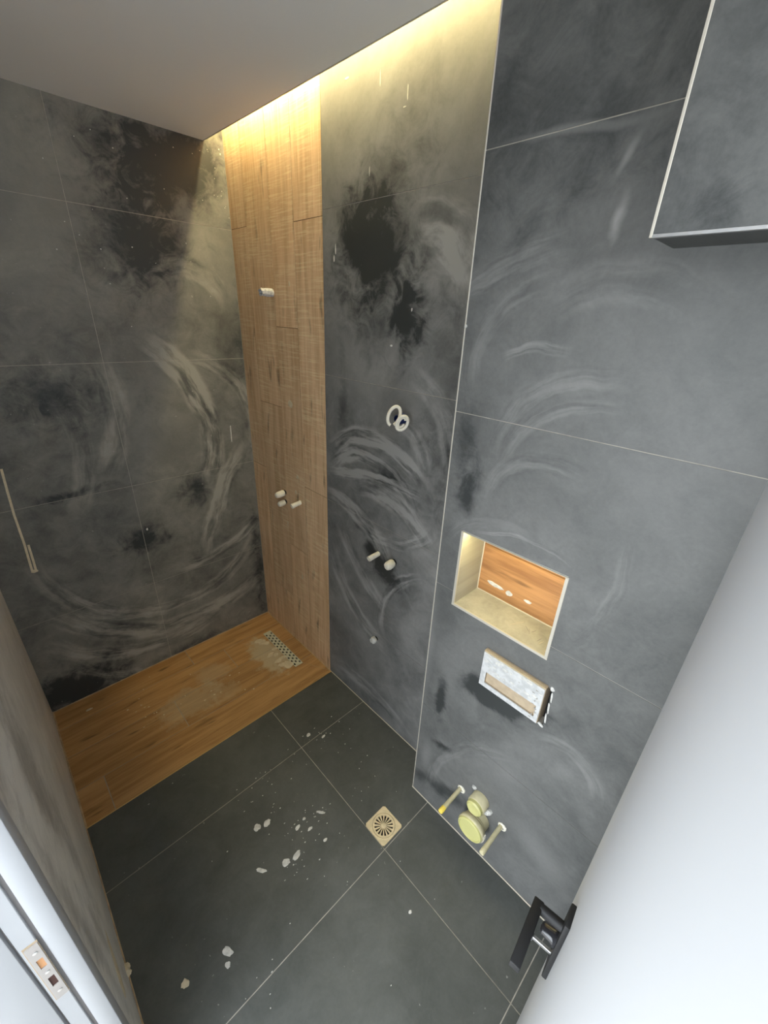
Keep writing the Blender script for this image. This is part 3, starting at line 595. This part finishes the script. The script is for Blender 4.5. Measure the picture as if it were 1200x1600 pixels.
# toilet mounting bolts and pipe plugs on the boxed-out wall
for (y, z, lab, tip) in ((-1.8205, 0.278, 'left toilet mounting bolt in cream sleeve with bright yellow tip', 'yellow_cap'), (-2.0095, 0.279, 'right toilet mounting bolt in cream sleeve nearest the door', 'cream_pvc')):
    b0 = thing('mounting_bolt', lab, 'bolt', (XB, y, z), group='toilet mounting bolts')
    lathe('sleeve', [(0.0085, 0.0), (0.0085, 0.09), (0.0095, 0.105), (0.0095, 0.112)], (-1, 0, 0), (XB, y, z), M['cream_pvc'], b0, 18)
    lathe('tip', [(0.0097, 0.0), (0.0101, 0.006), (0.0101, 0.021), (0.0085, 0.024), (0, 0.024)], (-1, 0, 0), (XB - 0.110, y, z), M[tip], b0, 18)
    lathe('washer', [(0.0085, 0.004), (0.016, 0.004), (0.0175, 0.002), (0.0175, 0.0)], (-1, 0, 0), (XB, y - 0.004, z - 0.002), M['pvc_white'], b0, 18, 0.0008, 3)
    box('bracket', (XB, y - 0.022, z - 0.002), (XB - 0.006, y - 0.006, z + 0.012), M['pvc_white'], b0, 0.002)
fp = thing('pipe_plug', 'cream flush pipe plug above the larger pale yellow waste plug', 'plug', (XB, -1.912, 0.318))
lathe('collar', [(0.036, 0.0), (0.036, 0.036), (0.033, 0.040)], (-1, 0, 0.0), (XB, -1.912, 0.318), M['cream_pvc'], fp, 28)
lathe('end_cap', [(0.033, 0.0), (0.032, 0.012), (0.026, 0.017), (0.012, 0.014), (0, 0.014)], (-1, 0, 0), (XB - 0.039, -1.912, 0.318), M['yellow_pvc'], fp, 28)
for k in range(3): blob('plaster_crumb', (XB, -1.958 + 0.006 * k, 0.30 - 0.012 * k), EYm, EZ, 0.010, 0.009, 0.012, 50 + k, M['plaster'], fp)
blob('plaster_crumb', (XB, -1.876, 0.352), EYm, EZ, 0.009, 0.006, 0.010, 55, M['plaster'], fp)
wp = thing('waste_pipe_plug', 'large pale yellow waste pipe plug between the two toilet bolts', 'plug', (XB, -1.917, 0.205))
lathe('pipe', [(0.046, 0.0), (0.046, 0.03), (0.050, 0.034), (0.050, 0.040), (0.046, 0.042)], (-1, 0, 0), (XB, -1.920, 0.212), M['cream_pvc'], wp, 32)
lathe('rim', [(0.046, 0.0), (0.055, 0.004), (0.057, 0.012), (0.057, 0.020), (0.054, 0.024)], (-1, 0, 0), (XB - 0.040, -1.920, 0.212), M['cream_pvc'], wp, 32)
lathe('end_cap', [(0.054, 0.0), (0.052, 0.006), (0.047, 0.008), (0.045, 0.004), (0, 0.004)], (-1, 0, 0), (XB - 0.063, -1.920, 0.212), M['yellow_pvc'], wp, 32)
for k in range(6):
    a = -1.9 + 0.18 * k
    box('grip_rib', (XB - 0.044, -1.920 - 0.058 * math.sin(a + 1.9 + 0.9) - 0.002, 0.212 - 0.058 * math.cos(a + 1.9 + 0.9) - 0.002), (XB - 0.058, -1.920 - 0.058 * math.sin(a + 1.9 + 0.9) + 0.002, 0.212 - 0.058 * math.cos(a + 1.9 + 0.9) + 0.002), M['pvc_white'], wp)

# pipe stubs and plugs on the shower wall
def plug(y, z, L, r, label, hollow, mat, d=(-1, 0, -0.1), seed=0, jitter=0.0, name='pipe_plug'):
    t = thing(name, label, 'plug', (0, y, z), group='pipe plugs on the shower wall')
    d = Vector(d).normalized()
    if hollow:
        lathe('sleeve', [(r, -0.004), (r * 1.05, L * 0.5), (r * 1.12, L * 0.9), (r * 1.1, L), (r * 0.75, L), (r * 0.7, L * 0.6)], d, (0, y, z), M[mat], t, 18, jitter, seed)
        lathe('bore', [(r * 0.74, L * 0.55), (r * 0.4, L * 0.62), (0, L * 0.6)], d, (0, y, z), M['void'], t, 16)
    else:
        lathe('cap', [(r * 0.8, 0.008), (r, 0.012), (r * 1.02, L * 0.7), (r * 0.85, L * 0.92), (r * 0.5, L), (0, L)], d, (0, y, z), M[mat], t, 18, jitter, seed)
        lathe('stub', [(r * 0.75, -0.004), (r * 0.75, 0.014)], d, (0, y, z), M['void'], t, 14)
    return t
plug(-0.352, 1.068, 0.062, 0.0185, 'upper cream pipe plug of the pair on the wood strip', False, 'pvc_white', (-1, 0, -0.12))
plug(-0.355, 1.010, 0.052, 0.0165, 'lower greyish pipe plug just below its twin on wood strip', False, 'pvc_white', (-1, 0, -0.12))
plug(-0.505, 1.056, 0.055, 0.0125, 'open white sleeve beside the plug pair on wood strip', True, 'pvc_white', (-1, 0.1, -0.2), 4, 0.0006)
plug(-0.355, 2.085, 0.062, 0.015, 'crumpled grey wrapped pipe end high on the wood strip', True, 'pvc_grey', (-1, 0.05, 0.0), 7, 0.0036)
plug(-1.138, 1.018, 0.058, 0.0115, 'thin open cream sleeve left of the fat plug on dark tiles', True, 'pvc_white', (-1, 0.08, -0.15), 5, 0.0006)
plug(-1.240, 1.022, 0.052, 0.0195, 'fat cream pipe plug right of the open sleeve on dark tiles', False, 'pvc_white', (-1, 0, -0.12), 8, 0.0008)
t = plug(-1.148, 0.522, 0.032, 0.0175, 'ragged white plug low on the dark tiles near the floor', False, 'plaster', (-1, 0, 0), 9, 0.0028)
# coil of white cable
cc = thing('cable_coil', 'small coil of white cable with dark blue sleeve on dark tiles', 'cable', (0, -1.245, 1.655))
def ring(c, h, rh, rz, lean, n=30, a0=0.0, a1=2 * PI):
    h = Vector(h).normalized(); v = (Vector((0, 0, 1)) + h * lean).normalized()
    return [Vector(c) + h * (rh * math.cos(a)) + v * (rz * math.sin(a)) for a in [a0 + (a1 - a0) * k / n for k in range(n + 1)]]
from_bm('cable_loop', tube_bm(ring((-0.056, -1.246, 1.676), (0.62, -0.78, -0.1), 0.021, 0.036, 0.25, 30, -1.1, 4.6), 0.0062, 8), M['pvc_white'], cc, True)
from_bm('cable_loop', tube_bm(ring((-0.046, -1.279, 1.655), (0.62, -0.78, 0.0), 0.020, 0.027, 0.25), 0.0055, 8), M['pvc_white'], cc, True)
from_bm('cable_loop', tube_bm(ring((-0.040, -1.272, 1.655), (0.62, -0.78, 0.1), 0.012, 0.019, 0.3, 24, 0.4, 5.9), 0.0048, 8), M['pvc_white'], cc, True)
lathe('blue_sleeve', [(0.020, -0.004), (0.020, 0.026), (0.017, 0.030), (0.017, 0.005)], (-1, 0.1, -0.1), (0.0, -1.240, 1.660), M['blue_pvc'], cc, 20, squash=(1, 1))

# floor drain
fd = thing('floor_drain', 'square beige floor drain with round slotted grate in dark tiles', 'drain', ((DR[0] + DR[1]) / 2, (DR[2] + DR[3]) / 2, 0))
cx, cy = fd.location.x, fd.location.y; hw = (DR[1] - DR[0]) / 2 - 0.0006; RI = 0.050
N = 48; ang = [2 * PI * (k + 0.5) / N for k in range(N)]
sq = [(cx + hw * max(-1, min(1, math.cos(a) / max(abs(math.cos(a)), abs(math.sin(a))))), cy + hw * max(-1, min(1, math.sin(a) / max(abs(math.cos(a)), abs(math.sin(a)))))) for a in ang]
circ = lambda r: [(cx + r * math.cos(a), cy + r * math.sin(a)) for a in ang]
from_bm('frame', ring_plate(sq, circ(RI), -0.01, 0.0012), M['drain_steel'], fd)
gr = from_bm('grate', ring_plate(circ(RI - 0.0016), circ(0.0405), -0.006, 0.0004), M['drain_steel'], fd)
keep_parent(lathe('hub', [(0.0, 0.0016), (0.008, 0.0016), (0.011, 0.0004), (0.011, -0.006), (0, -0.006)], EZ, (cx, cy, 0), M['drain_steel'], None, 20), gr)
for k in range(16):
    a = 2 * PI * k / 16; d = Vector((math.cos(a), math.sin(a), 0)); s = Vector((-d.y, d.x, 0)); bm = bmesh.new()
    q = [(0.0105, 0.0010), (0.0415, 0.0036)]
    P = [[bm.verts.new(Vector((cx, cy, z)) + d * r + s * w * sg) for (r, w, sg) in ((q[0][0], q[0][1], -1), (q[1][0], q[1][1], -1), (q[1][0], q[1][1], 1), (q[0][0], q[0][1], 1))] for z in (-0.006, 0.0002)]
    bm.faces.new(P[0]); bm.faces.new(P[1])
    for i in range(4): bm.faces.new([P[0][i], P[0][(i + 1) % 4], P[1][(i + 1) % 4], P[1][i]])
    keep_parent(from_bm('bar', bm, M['drain_steel'], None), gr)
box('sump', (cx - hw, cy - hw, -0.045), (cx + hw, cy + hw, -0.035), M['void'], fd)

# shower channel drain
sd = thing('shower_drain', 'narrow perforated channel drain set in the wood shower floor', 'drain', ((SD[0] + SD[1]) / 2, (SD[2] + SD[3]) / 2, 0))
bm = bmesh.new(); x0, x1, y0, y1 = SD[0] + 0.001, SD[1] - 0.001, SD[2] + 0.001, SD[3] - 0.001
rw = (x1 - x0) / 3
for i in range(3):
    a = x0 + rw * i; hs = []
    st = 0.0345; off = (0.4, 0.9, 0.4)[i] * st
    k = 0
    while y0 + off + st * k + 0.02 < y1 - 0.003:
        yy = y0 + off + st * k; hs.append((a + rw * 0.22, a + rw * 0.78, yy, yy + 0.0175)); k += 1
    cu = [a, a + rw]; cvv = [y0, y1]
    for h in hs: cu += h[:2]; cvv += h[2:]
    merge(bm, panel_bm(cu, cvv, hs, 0.001, -0.003, FZ))
from_bm('grate', bm, M['drain_pale'], sd)
box('channel', (SD[0] + 0.0005, SD[2] + 0.0005, -0.03), (SD[1] - 0.0005, SD[3] - 0.0005, -0.02), M['void'], sd)
bm = bmesh.new(); r3 = random.Random(3)
for k in range(16): blob_bm((SD[0] - r3.uniform(0.0, 0.07), r3.uniform(SD[2] + 0.05, SD[3] - 0.03), 0), EX, EY, r3.uniform(0.012, 0.03), r3.uniform(0.008, 0.02), 0.0015, k, 10, bm)
blob_bm((SD[0] - 0.02, SD[2] + 0.05, 0), EX, EY, 0.03, 0.035, 0.002, 99, 12, bm)
g = from_bm('grout_smear', bm, M['cream_plaster'], floor, True); stuff(g)

# tile-clad cabinet box on the boxed-out wall
cb = thing('wall_cabinet', 'dark tile clad box projecting from the wall at upper right', 'cabinet', (XB, -2.36, 2.14))
x0, x1, y0, y1, z0, z1 = -0.2748, XB - 0.0002, YF + 0.004, -2.0255, 2.14, ZC - 0.001
box('body', (x0 + 0.008, y0, z0 + 0.006), (x1, y1 - 0.006, z1), M['wall_core'], cb)
box('front_tile', (x0, y0, z0 + 0.005), (x0 + 0.009, y1 - 0.004, z1), M['tile_cabinet'], cb, 0.0005)
box('bottom_tile', (x0 + 0.006, y0, z0 + 0.0004), (x1, y1 - 0.004, z0 + 0.007), M['tile_cabinet'], cb, 0.0005)
box('side_tile', (x0 + 0.006, y1 - 0.007, z0 + 0.005), (x1, y1 - 0.0004, z1), M['tile_cabinet'], cb, 0.0005)
box('edge_trim', (x0 - 0.001, y1 - 0.0042, z0), (x0 + 0.006, y1 + 0.0006, z1), M['trim'], cb, 0.0006)
box('edge_trim', (x0 - 0.001, y0, z0 - 0.0008), (x0 + 0.006, y1 - 0.004, z0 + 0.0052), M['steel'], cb, 0.0006)
